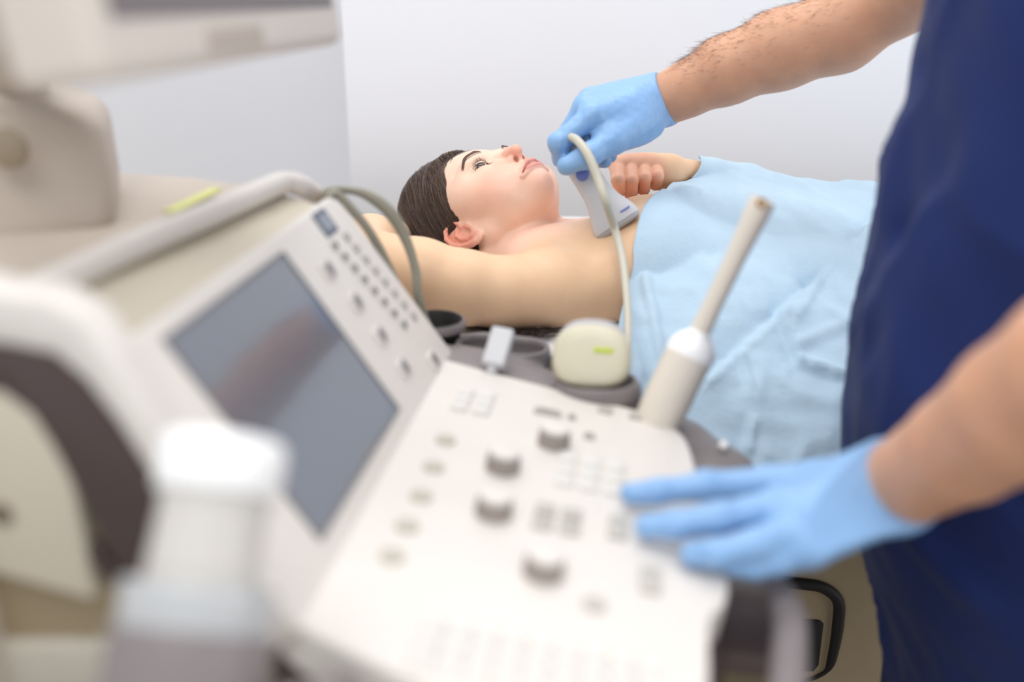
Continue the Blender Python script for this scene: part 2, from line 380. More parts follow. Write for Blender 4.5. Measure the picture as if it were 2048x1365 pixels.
box('warning_sticker', (s0+s1)/2, w/2, np.cross(Z, w)/np.linalg.norm(w)*.006, Z*.0012, mat('sticker_yellow', (214, 216, 138), .6), US)
# --- near side: white shoulder, dark arched trim, beige casing
AN = -.186
shoulder = [SX(-90, 560, AN), SX(0, 585, AN), SX(90, 592, AN), SX(170, 640, AN), SX(232, 735, AN), SX(300, 850, AN), SX(345, 930, AN), SX(400, 1040, AN), SX(420, 1100, AN), SX(360, 1075, AN), SX(315, 985, AN), SX(230, 850, AN), SX(165, 765, AN), SX(105, 715, AN), SX(0, 694, AN), SX(-90, 694, AN)]
prism('side_shoulder', shoulder, A*.03-0*Z, M_WHITE, US, .006, 3)
arch = [SX(-90, 690, AN), SX(0, 690, AN), SX(105, 710, AN), SX(165, 760, AN), SX(230, 845, AN), SX(315, 975, AN), SX(365, 1075, AN), SX(350, 1180, AN), SX(288, 1178, AN), SX(250, 1168, AN), SX(204, 1090, AN), SX(150, 985, AN), SX(102, 895, AN), SX(60, 830, AN), SX(0, 786, AN), SX(-90, 780, AN)]
prism('side_trim', arch, A*.05, M_DARK, US, .003, 2)
cs = [SX(-140, 775, AN+.012), SX(0, 775, AN+.012), SX(80, 830, AN+.012), SX(160, 960, AN+.012), SX(230, 1090, AN+.012), SX(262, 1168, AN+.012), SX(300, 1180, AN+.012), SX(380, 1190, AN+.012), SX(380, 1290, AN+.012), SX(300, 1290, AN+.012), SX(-140, 1290, AN+.012)]
prism('side_casing', cs, A*.30, M_BEIGE, US, .006, 3)
for p0, p1, r in (((-60, 1052), (192, 1084), .0022), ((178, 1283), (112, 1362), .0022)):
    tube('casing_seam', [SX(*p0, AN+.010), SX(*p1, AN+.010)], r, M_DARK, US, 8)
f = Field(); c0 = SX(196, 1105, AN+.008); c1 = SX(232, 1150, AN+.008); f.cap(c0, c1, .006); sdf_obj('casing_latch', f, .0018, M_DARK, US)
c0 = SX(200, 935, AN+.002); lathe('trim_screw', [(0, .010), (.002, .0095), (.003, .006)], c0+A*.003, c0-A, mat('screw_brown', (70, 56, 50), .5), US)
c0 = SX(22, 1015, AN+.010); lathe('side_knob', [(0, .016), (.008, .014), (.011, .008)], c0+A*.002, c0-A, mat('knob_tan', (140, 122, 104), .5), US)
lo_ = [SX(-140, 1287, AN+.006), SX(400, 1287, AN+.006), SX(400, 1420, AN+.006), SX(-140, 1420, AN+.006)]
prism('lower_casing', lo_, A*.33, mat('casing_light', (184, 177, 164), .5, noise=.02), US, .006, 3)
# pedestal to the floor
pz = (SX(100, 1420, AN)-O)@Z
box('pedestal', K(.04, -.16, 0)*[1, 1, 0]+np.array([0, 0, (O[2]+pz)/2]), A*.17, H*.17, Z*(O[2]+pz)/2, M_BEIGE, US, .02)
# --- front grip loop
fh = crom([DKX(1420, 1150, -.022), DKX(1490, 1158, -.020), DKX(1552, 1188, -.020), DKX(1578, 1240, -.020), DKX(1578, 1320, -.022), DKX(1570, 1420, -.022), DKX(1540, 1560, -.024)], 8)
tube('front_handle', fh, .0125, M_GREY, US)
prism('front_recess', [DKX(1380, 1165, -.07), DKX(1548, 1175, -.07), DKX(1552, 1318, -.07), DKX(1380, 1300, -.07)], -DN*.02, M_DARK, US, .004)
hw = [DKX(1425, 1190, -.055), DKX(1560, 1200, -.055), DKX(1562, 1330, -.055), DKX(1405, 1310, -.055)]
# --- probe holder rail along the patient side
f = Field()
RL = [dk(.292, -.03, -.010), dk(.292, .02, -.014), dk(.284, .08, -.018), dk(.268, .14, -.020), dk(.256, .19, -.022), dk(.238, .235, -.026), dk(.196, .272, -.028), dk(.130, .292, -.03)]
RR = [.026, .030, .032, .032, .032, .032, .033, .024]
f.chain(RL, RR, .012, axis=DN, flat=.42)
h1 = ZX(1004, 706, -.018); f.cap(h1-H*.022, h1+H*.022, .030, k=.01); 
f.cap(h1-H*.022+Z*.03, h1+H*.022+Z*.03, .030, .033, k=.004, op='s'); f.cap(h1-H*.023-Z*.03, h1+H*.023-Z*.03, .0225, k=.004, op='s'); f.cap(h1-H*.023, h1+H*.023, .0225, k=.004, op='s')
h2 = ZX(1194, 782, -.022); f.ell(h2, [.044, .034, .026], k=.01); f.ell(h2+Z*.02, [.037, .028, .034], k=.004, op='s')
sdf_obj('holder_rail', f, .0022, M_GREY, US)
f = Field(); f.cap(h1-H*.022-Z*.012, h1+H*.022-Z*.012, .0235, axis=Z, flat=.25); sdf_obj('pocket_shade', f, .0018, M_BLACK, US)  # black disc added inside the oval hole, stands in for its shade
f = Field(); f.ell(h2-Z*.008, [.033, .029, .010]); sdf_obj('pocket_shade', f, .0018, M_BLACK, US)  # flat black ellipsoid as painted shade in the hole beneath the convex probe
cupc = ZX(868, 640, .012)
lathe('holder_cup', [(0, .020), (-.055+.055, .022), (.06, .029), (.066, .0325), (.072, .0325), (.0735, .030), (.070, .0275), (.03, .024), (.012, .018)], cupc-Z*.072, cupc, M_BLACK, US)
lathe('cup_rim', [(0, .031), (.002, .0345), (.007, .0350), (.0105, .0330), (.0105, .0298), (.006, .0285), (0, .031)], cupc-Z*.010, cupc, M_GREY, US, cap=False)
c0 = DKX(1447, 892, -.008); f = Field(); f.ell(c0, [.005]*3); sdf_obj('rail_highlight', f, .0015, mat('highlight_white', (250, 248, 246), .2), US)  # white bead stands in for a bright highlight on the rail corner
# --- monitor above, its face turned to the operator
d1, d2 = .486, .858
m0 = W(212, 168, d1); m1 = W(690, 86, d2); MA = m1-m0; mw = np.linalg.norm(MA); MA /= mw
tl = math.radians(8); MU = -H*math.sin(tl)+Z*math.cos(tl); MU -= MA*(MU@MA); MU /= np.linalg.norm(MU); MN = np.cross(MA, MU); MN = MN if MN@H > 0 else -MN
print('monitor width', mw)
def mo(a, u, n): return m0+MA*a+MU*u+MN*n
MON = prism('monitor', [mo(0, 0, 0), mo(mw, 0, 0), mo(mw, .335, 0), mo(0, .335, 0)], -MN*.052, M_MONW, US, .010, 4)
hb = [mo(.004, .012, -.05), mo(mw-.02, .012, -.05), mo(mw-.06, .29, -.095), mo(.05, .29, -.095)]
prism('monitor_back', [mo(.012, .012, -.048), mo(mw-.012, .012, -.048), mo(mw-.012, .32, -.048), mo(.012, .32, -.048)], -MN*.03, M_TAUPE, MON, .014, 4)
prism('screen_surround', [mo(.020, .030, .0008), mo(mw-.018, .030, .0008), mo(mw-.022, .318, .0008), mo(.020, .318, .0008)], -MN*.004, M_BEZEL, MON)
prism('monitor_screen', [mo(.038, .052, .0014), mo(mw-.034, .052, .0014), mo(mw-.036, .304, .0014), mo(.036, .304, .0014)], -MN*.003, M_MSCREEN, MON)
prism('control_strip', [mo(.125, .008, .0008), mo(.215, .008, .0008), mo(.215, .022, .0008), mo(.125, .022, .0008)], -MN*.004, M_TAUPE, MON, .001, 1)
# --- column that carries the monitor
cc = [W(-160, 175, .78), W(60, 192, .80), W(205, 236, .83), W(232, 398, .83), W(232, 470, .83), W(-160, 520, .78)]
f = Field(); n1 = np.cross(cc[2]-cc[0], Z); n1 /= np.linalg.norm(n1)
prism('monitor_column', cc, n1*.16 if n1[1] > 0 else -n1*.16, M_TAUPE, US, .016, 5)
c0 = W(2, 302, .775); lathe('column_pivot', [(0, .016), (.004, .015), (.006, .010)], c0+np.array([0, .012, 0]), c0+np.array([0, -1., 0]), mat('pivot_brown', (150, 136, 116), .5), US)
f = Field(); f.chain([W(20, 200, .88), mo(mw*.4, .10, -.10), mo(mw*.4, .15, -.07)], [.028, .026, .03], .01); sdf_obj('monitor_arm', f, .004, M_TAUPE, US)
# --- gel bottle holder on the near side
B1 = W(386, 1262, .475); B2 = W(452, 880, .500); bax = B2-B1; bl = np.linalg.norm(bax); bax /= bl
lathe('bottle_holder', [(-.09, .030), (-.088, .034), (-.03, .0375), (-.004, .0385), (.000, .0375), (.0005, .0345), (-.02, .0335), (-.08, .029)], B1, B2, M_GREY, US, cap=False)
lathe('holder_sleeve', [(-.03, .0345), (.012, .0362), (.020, .0368), (.0215, .0360), (.020, .0348), (.0, .0335), (-.03, .033)], B1, B2, M_CUP, US, cap=False)
tube('holder_bracket', crom([B1-bax*.045+H*.02, B1-bax*.045+H*.055+A*.02, dk(-.17, .03, -.05)], 6), .012, M_GREY, US)
GB = thing('gel_bottle', 'white gel bottle with a bright flat white cap, leaning in the grey side holder', 'bottle', tuple(B1-bax*.08))
lathe('bottle_body', [(-.078, .024), (-.074, .0275), (-.01, .0285), (.03, .0272), (.055, .0262), (bl*.62, .0262), (bl*.70, .0275), (bl*.74, .0285)], B1, B2, M_BOTTLE, GB)
lathe('bottle_cap', [(bl*.70, .0290), (bl*.72, .0302), (bl-.010, .0312), (bl-.003, .0305), (bl, .0285), (bl+.0008, .02)], B1, B2, M_CAPW, GB)
# ------------------------------------------------------------------ probes and their cables
CP = thing('convex_probe', 'rounded cream ultrasound probe with a green mark standing in the rail holder', 'ultrasound probe', tuple(h2-Z*.01))
f = Field(); pc = W(1184, 714, .972); pr = cR*.9+A*0; pr = np.array([.985, -.17, 0]); pr /= np.linalg.norm(pr); pf = np.array([-.15, -.86, .48]); pf -= pr*(pf@pr); pf /= np.linalg.norm(pf); pu = np.cross(pr, pf); pu = pu if pu[2] > 0 else -pu
MM = np.stack([pr, pf, pu], 1)
f.cap(pc-pu*.016-pf*.006, pc-pu*.085-pf*.012, .014, .012, k=.008); sdf_obj('probe_neck', f, .002, M_LENS, CP)
def pill(name, c, hx_, hz_, t, m, par):
    return loft(name, [(c+pf*t*a, pr*hx_*b, pu*hz_*b) for a, b in ((-1.05, .5), (-1, .74), (-.9, .87), (-.7, .96), (-.4, 1), (.4, 1), (.7, .965), (.9, .88), (1, .77), (1.04, .5))], m, par, 40, 2.5)
pill('probe_body', pc-pu*.001, .0385, .0318, .0185, M_PCREAM, CP); pill('probe_lens', pc+pu*.0062-pf*.004, .0355, .0308, .0160, M_LENS, CP)
f = Field(); gm = pc+pr*.012+pf*.0180+pu*.004; f.rbox(gm, [.0095, .0022, .0028], .0015, MM); sdf_obj('probe_mark', f, .0008, M_GREEN, CP)
EP = thing('endocavity_probe', 'long slender cream wand probe with a thick handle, upright at the deck corner', 'ultrasound probe', tuple(W(1330, 830, .93)))
w0, w1, w2, w3 = W(1318, 835, .935), W(1384, 700, .925), W(1398, 668, .922), W(1527, 398, .880)
L_ = lambda p: np.linalg.norm(p-w0)
lathe('probe_handle', [(-.02, .018), (0, .0215), (.02, .0225), (L_(w1)-.012, .0222), (L_(w1)-.006, .0222)], w0, w1, M_WAND, EP)
lathe('handle_shoulder', [(-.012, .0226), (-.004, .0228), (.004, .0218), (.012, .016), (.017, .0105), (.02, .0095)], w1, w3, M_CAPW, EP)
lw = np.linalg.norm(w3-w2)
lathe('probe_shaft', [(-.006, .0098), (.03, .0088), (lw*.55, .0092), (lw*.8, .0105), (lw-.006, .0118), (lw-.001, .0112), (lw, .009), (lw-.001, .006)], w2, w3, M_WAND, EP)
e = (w3-w2)/lw; tcam = CAM-w3; tcam = tcam/np.linalg.norm(tcam); tp = w3-e*.004+tcam*.0105
lathe('shaft_port', [(0, .0045), (.0012, .0048), (.0018, .003), (.0008, .0015)], tp, tp+tcam, M_BROWN, EP)
NP = thing('small_probe', 'small white probe plug lying across the oval rail holder', 'ultrasound probe', tuple(h1))
sp0 = W(988, 728, .985); f = Field(); spu = W(1006, 668, 1.0)-sp0; spn = np.linalg.norm(spu); spu /= spn
ms = np.stack([H-spu*(H@spu), np.cross(spu, H), spu], 1); ms /= np.linalg.norm(ms, axis=0)
f.rbox(sp0+spu*spn*.5, [.0115, .008, spn*.5+.004], .003, ms); sdf_obj('plug_body', f, .0012, M_PROBE, NP)
f = Field(); f.cap(sp0-spu*.004, sp0-spu*.03, .006, .0045); sdf_obj('plug_neck', f, .0012, M_LENS, NP)
# cables hanging at the far corner of the panel
C1 = crom([W(640, 420, 1.0), W(652, 385, 1.0), W(690, 380, 1.01), (W(735, 391, 1.02)), W(780, 425, 1.03), W(812, 480, 1.04), W(831, 540, 1.045), W(838, 600, 1.05), cupc-Z*.03], 10)
R1 = np.interp(np.linspace(0, 1, len(C1)), [0, .3, .42, .52, .7, 1], [.0040, .0040, .0062, .0068, .0048, .0045])
tag(tube('hooked_probe_cable', C1, R1, M_CABLE2, loc=C1[0]), 'olive grey cable arching from the panel corner down into the round cup', 'cable')
C2 = crom([W(655, 400, .995), W(672, 388, 1.0), W(700, 415, 1.005), W(738, 462, 1.015), W(770, 520, 1.03), W(800, 590, 1.04), W(820, 660, 1.04)], 10)
tag(tube('trailing_cable', C2, .0048, M_CABLE2, loc=C2[0]), 'grey green cable running close along the far edge of the touch panel', 'cable')
# ------------------------------------------------------------------ examination couch
ZC = .862
CO = thing('examination_couch', 'beige examination couch under the patient, with a dark-outlined side panel', 'couch', (.3, 1.42, 0))
box('mattress', (.32, 1.447, ZC-.052), [1.12, 0, 0], [0, .345, 0], [0, 0, .038], M_CUSH, CO, .02)
box('couch_base', (.36, 1.46, .36), [.98, 0, 0], [0, .300, 0], [0, 0, .36], mat('couch_beige', (176, 158, 128), .5, noise=.02), CO, .02)
box('couch_frame', (.32, 1.43, .755), [1.10, 0, 0], [0, .335, 0], [0, 0, .035], M_DARK, CO, .01)
YB = np.array([0, 1.16, 0]); NB_ = np.array([0, 1., 0])
CXp = lambda px, py: hit(px, py, YB+np.array([0, -.003, 0]), NB_)
gr = crom([CXp(1500, 1158), CXp(1590, 1167), CXp(1645, 1176), CXp(1676, 1203), CXp(1676, 1250), CXp(1668, 1300), CXp(1658, 1335), CXp(1640, 1352), CXp(1600, 1364), CXp(1500, 1372)], 6)
tube('panel_groove', gr, np.interp(np.linspace(0, 1, len(gr)), [0, .45, .62, .72, 1], [.0080, .0080, .0065, .0028, .0022]), M_BLACK, CO)
prism('dark_window', [CXp(1540, 1236), CXp(1640, 1243), CXp(1648, 1250), CXp(1638, 1332), CXp(1628, 1345), CXp(1540, 1345)], [0, .006, 0], M_BLACK, CO, .002, 2)
prism('base_ledge', [CXp(1300, 1285), CXp(1545, 1333), CXp(1545, 1365), CXp(1300, 1330)], [0, -.02, 0], M_BEIGE, CO, .003, 2)
# paper sheet over the mattress, slightly rumpled
nx_, ny_ = 150, 70; gx = np.linspace(-.82, 1.44, nx_); gy = np.linspace(1.09, 1.79, ny_)
PP = np.array([[x, y, 0] for x in gx for y in gy]); PP[:, 2] = ZC-.002+.003*np.clip(nz(PP, 22, 3), -1, 1)
ov = np.clip(1.115-PP[:, 1], 0, 1); PP[:, 2] -= ov**2*10
qi = [[i*ny_+j, (i+1)*ny_+j, (i+1)*ny_+j+1, i*ny_+j+1] for i in range(nx_-1) for j in range(ny_-1)]
tag(mk('couch_sheet', PP, qi, M_PAPER, loc=(.3, 1.42, ZC)), 'pale grey paper sheet spread over the couch mattress', 'sheet')
bpy.data.objects['couch_sheet'].modifiers.new('thick', 'SOLIDIFY').thickness = .0015
# ------------------------------------------------------------------ patient
HO = np.array([-.0130, 1.395, .9515]); hx = np.array([-.7597, -.6441, -.0671]); hy = np.array([.0741, -.1894, .9791]); hz = np.array([-.6389, .7275, .2502])
_c, _s = math.cos(.01), math.sin(.01); hx, hy = hx*_c+hy*_s, hy*_c-hx*_s
hx, hy, hz = [v/np.linalg.norm(v) for v in (hx, hy, hz)]; HM = np.stack([hx, hy, hz], 1)
toL = lambda P: (P-HO)@HM
toW = lambda q: HO+np.asarray(q)@HM.T
hd = Field()
hd.ell((0, -.024, .056), (.075, .102, .087), k=.01)
hd.ell((0, .026, -.002), (.058, .060, .073), k=.03)
hd.ell((0, .037, -.046), (.026, .037, .020), k=.02)
for s in (1, -1):
    hd.chain([(s*.057, .0, -.012), (s*.049, .004, -.040), (s*.030, .028, -.051), (s*.009, .054, -.0610), (0, .066, -.0650)], [.012, .012, .012, .012, .012], k=.018)
    hd.ell((s*.034, .052, -.022), (.027, .028, .032), k=.025)
    hd.ell((s*.046, .046, -.006), (.019, .019, .014), k=.02); hd.ell((s*.054, .034, .016), (.016, .022, .028), k=.025)
    hd.chain([(s*.008, .0735, .034), (s*.024, .0735, .040), (s*.040, .0675, .041), (s*.052, .055, .034)], [.0075, .0075, .0075, .006], k=.014)
hd.ell((0, .0735, -.040), (.0255, .0230, .024), k=.016)
hd.ell((0, .0775, -.0670), (.0115, .0142, .0128), k=.015)
for s in (1, -1):
    hd.ell((s*.0325, .0905, .018), (.017, .015, .012), k=.016, op='s')
    hd.cap((s*.0085, .071, .016), (s*.0112, .082, -.0095), .0072, .0080, k=.014)
hd.chain([(0, .0775, .027), (0, .0850, .015), (0, .0960, .003), (0, .1035, -.0085)], [.0070, .0066, .0070, .0082], k=.007); hd.cap((0, .1015, -.0128), (0, .0890, -.0205), .0046, .0050, k=.006)
for s in (1, -1):
    hd.ell((s*.0096, .0885, -.0120), (.0064, .0088, .0068), k=.005)
    hd.ell((s*.0060, .0953, -.0188), (.0027, .0060, .0044), k=.0015, op='s')
    hd.chain([(0, .0962, -.0400), (s*.005, .0963, -.0392), (s*.0135, .0922, -.0440), (s*.0215, .0862, -.0510)], [.0044, .0050, .0038, .0022], k=.004)
    hd.chain([(0, .0938, -.0495), (s*.008, .0922, -.0496), (s*.0155, .0882, -.0505), (s*.0215, .0848, -.0518)], [.0058, .0055, .0040, .0022], k=.004)
hd.chain([(-.0200, .0890, -.0505), (-.011, .0970, -.0462), (0, .1018, -.0445), (.011, .0970, -.0462), (.0200, .0890, -.0505)], [.0012, .0013, .0014, .0013, .0012], k=.002, op='s')
EC = np.array([.0310, .0670, .0180]); ER = .0122
for s in (1, -1):
    hd.ell(EC*[s, 1, 1], (.0139, .0139, .0132), k=.007)
    hd.chain([(s*.020, .0812, .0250), (s*.030, .0826, .0282), (s*.042, .0755, .0262)], [.0006, .0009, .0006], k=.003, op='s')
    def ap(P, s=s):
        u = (P[:, 0]*s-EC[0])/.0138; z = P[:, 2]-EC[2]-.0012*u; w = np.maximum(1-u*u, -.6)
        return np.maximum(np.maximum(z-.0047*w, -.0034*w-z)*.8, (.0668-P[:, 1]))
    hd.add(ap, EC*[s, 1, 1], .02, .0012, 's')
# ears
ez = np.array([0, -.17, .985]); ez /= np.linalg.norm(ez)
for s in (1, -1):
    ey = np.array([.46*s, -.88, -.15]); ey -= ez*(ey@ez); ey /= np.linalg.norm(ey); en = np.cross(ey, ez); en = en if en[0]*s > 0 else -en; E0 = np.array([.0665*s, .004, -.001])
    ME = np.stack([ey, ez, en], 1)
    def Ept(v, w, n=0., ey=ey, en=en, E0=E0): return E0+ey*v*1.12+ez*(w*1.12-.002)+en*n*1.15
    hd.ell(Ept(.0155, .003, -.002), (.0168, .0313, .0042), k=.004, M=ME)
    hd.cap(Ept(.004, .012, -.006), Ept(.006, -.012, -.006), .008, .008, k=.008)
    hd.chain([Ept(.010, .003, .001), Ept(.004, .012, .002), Ept(.003, .021, .002), Ept(.009, .0295, .002), Ept(.0185, .0315, .002), Ept(.0270, .0250, .002), Ept(.0308, .0115, .002), Ept(.0290, -.004, .001), Ept(.0235, -.0150, .0), Ept(.0165, -.0250, 0)], [.0022, .0028, .0032, .0034, .0034, .0034, .0033, .0030, .0030, .0040], k=.0014)
    hd.ell(Ept(.0095, -.0250, -.0005), (.0082, .0088, .0044), k=.005, M=ME)
    hd.ell(Ept(.0110, -.0035, .0045), (.0086, .0128, .0066), k=.002, op='s', M=ME)
    hd.chain([Ept(.012, .0215, .0048), Ept(.0215, .0180, .0048), Ept(.0262, .0080, .0048), Ept(.0250, -.004, .0042)], [.0022, .0027, .0027, .0018], k=.0012, op='s')
    hd.chain([Ept(.0125, .0145, .001), Ept(.0190, .0090, .0015), Ept(.0205, -.001, .0015), Ept(.0175, -.0105, .001), Ept(.011, -.0160, .001)], [.0024, .0028, .0028, .0028, .0026], k=.002)
    hd.ell(Ept(.0028, -.0045, .0025), (.0042, .0058, .0038), k=.004, M=ME)
bd = Field()
bd.add(lambda P: hd(toL(P)), HO, .175, .008)
NK0 = toW((0, -.034, -.045)); NK1 = W(1078, 530, 1.362)
bd.chain([toW((0, -.028, -.01)), NK0, NK1], [.045, .045, .049], k=.012)
bd.cap(toW((.052, -.035, -.04)), W(1118, 485, 1.335), .014, .010, k=.03)     # neck cord
SHR = W(1092, 580, 1.262)
bd.chain([W(1192, 578, 1.345), W(1300, 566, 1.340), W(1430, 588, 1.335), W(1600, 592, 1.33), W(1800, 602, 1.33)], [.094, .101, .078, .068, .072], k=.03)
bd.chain([W(1135, 470, 1.40), W(1110, 505, 1.33), W(1085, 545, 1.265)], [.009, .011, .012], k=.035)
bd.cap(NK1, SHR, .036, .046, k=.03)
bd.cap(W(1245, 505, 1.47), W(1200, 520, 1.42), .055, .058, k=.04)
ELB = W(728, 522, 1.22)
bd.chain([SHR, W(1010, 592, 1.235), W(930, 577, 1.225), W(840, 549, 1.22), ELB], [.0505, .0470, .0455, .0430, .0395], k=.012)
bd.cap(W(1185, 590, 1.285), W(1095, 600, 1.255), .056, .044, k=.035)
WRR = W(800, 478, 1.53)
bd.chain([ELB, W(742, 490, 1.35), WRR], [.038, .040, .027], k=.01)
bd.ell(W(845, 485, 1.56), (.045, .035, .018), k=.02)
for i in range(4): bd.chain([W(850, 478, 1.545+.016*i), W(890, 488, 1.545+.017*i), W(915, 496, 1.545+.016*i)], [.0095, .0085, .007], k=.006)
bd.ell(W(1306, 443, 1.385), (.060, .055, .036), k=.035)
SHL = W(1262, 500, 1.52); ELL = W(1490, 386, 1.54); WRL = W(1336, 346, 1.452)
bd.chain([SHL, ELL], [.050, .036], k=.02); bd.chain([ELL, W(1420, 366, 1.495), WRL], [.036, .0285, .0250], k=.008)
for x, top, pip, dip, tip in ((1229, (1234, 330), (1236, 361), (1240, 380), (1250, 372)), (1, (1259, 327), (1263, 362), (1262, 389), (1266, 380)), (2, (1286, 328), (1289, 357), (1287, 378), (1290, 370)), (3, (1308, 331), (1314, 353), (1311, 368), (1314, 362))):
    i = {1229: 0}.get(x, x); d = 1.405+.006*i
    bd.chain([WRL, W(*top, d+.012)], [.0215, .0130], k=.012)
    bd.chain([W(top[0], top[1]+2, d+.010), W(*pip, d-.012)], [.0112, .0099], k=.0018); bd.chain([W(*pip, d-.012), W(*dip, d+.002), W(*tip, d+.014)], [.0099, .0092, .0080], k=.0018)
bd.chain([W(1285, 352, 1.438), W(1248, 372, 1.430), W(1228, 384, 1.420)], [.013, .0105, .0085], k=.005)
# legs under the sheet
for dy in (-.065, .065): bd.chain([W(1800, 600, 1.32)+[0, dy, -.01], np.array([1.02, 1.48+dy, .905]), np.array([1.34, 1.48+dy, .900])], [.062, .046, .036], k=.03); bd.chain([np.array([1.34, 1.48+dy, .900]), np.array([1.36, 1.48+dy, .99])], [.034, .022], k=.03)
bd.add(lambda P: P[:, 2]-(ZC+.002), (.3, 1.4, .0), 9., .012, 's')
def smooth01(x): x = np.clip(x, 0, 1); return x*x*(3-2*x)
def gauss(P, c, r): return np.exp(-((P-np.array(c))**2).sum(1)/(2*r*r))
def skin_cols(P):
    c = np.tile(np.array(lin((234, 196, 160))), (len(P), 1)); q = toL(P); hw = smooth01((.17-np.linalg.norm(q-[0, .03, 0], axis=1))/.06)[:, None]
    c = c*(1-hw)+np.array(lin((242, 202, 180)))*hw
    mix = lambda col, w: c.__setitem__(slice(None), c*(1-w[:, None])+np.array(lin(col))*w[:, None])
    ax = np.abs(q[:, 0]); qa = np.stack([ax, q[:, 1], q[:, 2]], 1)
    mix((238, 164, 142), .55*gauss(qa, (.04, .07, -.018), .020)); mix((232, 140, 116), .55*gauss(qa, (.005, .105, -.010), .012)); mix((236, 160, 140), .4*gauss(qa, (0, .090, -.068), .015))
    mix((224, 128, 108), .65*smooth01((ax-.068)/.006)*smooth01((.045-np.abs(q[:, 2]))/.02)*smooth01((.014-q[:, 1])/.008)*(np.linalg.norm(q, axis=1) < .12))
    u = np.clip(ax/.0235, 0, 1); zu = -.0342-.0160*u**1.5-.0016*np.exp(-(ax/.0028)**2); zl = -.0558+.0045*u**2
    lip = smooth01((zu-q[:, 2])/.0016)*smooth01((q[:, 2]-zl)/.0016)*(q[:, 1] > .080)*(ax < .0237); mix((212, 136, 126), .8*lip)
    mix((168, 92, 84), .6*np.exp(-((q[:, 2]+.0445+.0070*u**1.5)/.0011)**2)*(ax < .0235)*(q[:, 1] > .08))
    mix((120, 60, 48), .7*gauss(qa, (.0060, .0940, -.0168), .0028))
    u = (ax-EC[0])/.0138; zz = q[:, 2]-EC[2]-.0012*u; lid = np.exp(-((zz-.0047*np.clip(1-u*u, 0, 1))/.0012)**2)*(np.abs(u) < 1)*(q[:, 1] > .062)*smooth01((u+.95)/.4); mix((60, 36, 31), .85*lid)
    lid = np.exp(-((zz+.0034*np.clip(1-u*u, 0, 1))/.0010)**2)*(np.abs(u) < 1)*(q[:, 1] > .062); mix((150, 90, 80), .6*lid)
    f = smooth01((.055-np.linalg.norm(P-W(1275, 352, 1.41), axis=1))/.02); mix((232, 168, 142), .7*f)
    return c
blo, bhi = bd.bounds(); blo[2] = ZC-.006; XS = .372
P, Q = sdf_mesh(bd, (-.27, 1.02, blo[2]), (XS, 1.78, 1.085), .00118)
P2, Q2 = sdf_mesh(bd, (XS-.002, 1.0, blo[2]), bhi, .0045); Q = np.concatenate([Q, Q2+len(P)]); P = np.concatenate([P, P2])
PT = thing('person', 'patient lying on the couch with brown hair pulled back, one arm raised behind the head', 'person', (float(HO[0]), float(HO[1]), ZC))
mk('body', P, Q, M_SKIN, PT, cols=skin_cols(P))
# eyes: rings of pupil, iris and white around the gaze
def eyeball(s):
    c = toW(EC*[s, 1, 1]); g = HM@np.array([.36, .92, -.06]); g /= np.linalg.norm(g); u = np.cross(g, [0, 1., 0]); u /= np.linalg.norm(u); w = np.cross(g, u)
    n, K_ = 40, 30; V = []; cols = []; th = np.r_[np.linspace(0, .7, 16), np.linspace(.76, math.pi, K_-16)]
    for t in th:
        rr = ER*(1.0+.035*math.exp(-(t/.38)**4))
        col = (12, 9, 9) if t < .25 else (78, 44, 24) if t < .58 else (34, 20, 15) if t < .66 else (232, 222, 216)
        for j in range(n): V.append(c+rr*(g*math.cos(t)+(u*math.cos(2*math.pi*j/n)+w*math.sin(2*math.pi*j/n))*math.sin(t))); cols.append(lin(col))
    Fc = [[i*n+j, i*n+(j+1) % n, (i+1)*n+(j+1) % n, (i+1)*n+j] for i in range(K_-1) for j in range(n)]
    mk('eye', V, Fc, mat('eye_wet', (230, 225, 220), .06, attr=True, coat=1.), PT, cols=np.array(cols))
eyeball(1); eyeball(-1)
# eyelashes and eyebrows
LS = []; 
for s in (1, -1):
    for i in range(27):
        u = -0.62+1.6*i/26; u = min(u, .97); x = EC[0]+.0138*u; z = EC[2]+.0012*u+.0046*(1-u*u); y = EC[1]+math.sqrt(max(.0142**2-(x-EC[0])**2-(z-EC[2])**2, 1e-6))-.0008
        l = (.0062+.0016*u)*random.uniform(.8, 1.1); dx = .22*u+random.uniform(-.10, .10); t = np.linspace(0, 1, 6)
        LS.append(np.stack([s*(x+l*dx*t), y+l*(.85*t-.15*t*t), z+l*(.02*t+.45*t*t)], 1))
    for i in range(16):
        u = -.5+1.4*i/15; x = EC[0]+.0138*u; z = EC[2]+.0012*u-.0034*(1-u*u); y = EC[1]+math.sqrt(max(.0138**2-(x-EC[0])**2-(z-EC[2])**2, 1e-6))-.0006
        l = .0042*random.uniform(.8, 1.1); t = np.linspace(0, 1, 6); LS.append(np.stack([s*(x+l*.4*u*t), y+l*.8*t, z-l*.45*t*t], 1))
LS = np.array(LS)
for LH in (LS[:43], LS[43:]):
    V, Fq = strands_vf(toW(LH.reshape(-1, 3)).reshape(LH.shape), np.linspace(.00036, .0001, 6)[None]); mk('eyelashes', V, Fq, M_LASH, PT)
hdw = lambda P: hd(P)
BR = []
for s in (1, -1):
    arc = crom([(.0205, .1, .0345), (.029, .1, .0388), (.039, .095, .0408), (.047, .085, .039), (.0535, .07, .033)], 20)
    for i in range(520):
        t = random.random()**.9; k = int(t*(len(arc)-2)); a = arc[k]; d = arc[k+1]-a; d /= np.linalg.norm(d); wd = .0068*(1-.68*t)*(.55+.45*min(1, t*5))
        p = np.array([a[0], a[1], a[2]+random.uniform(-wd, wd)]); l = random.uniform(.005, .008); up = .55*(1-t)**1.5-.1+random.uniform(-.12, .12)
        BR.append([p+d*l*q+np.array([0, 0, up*l*q]) for q in np.linspace(0, 1, 5)])
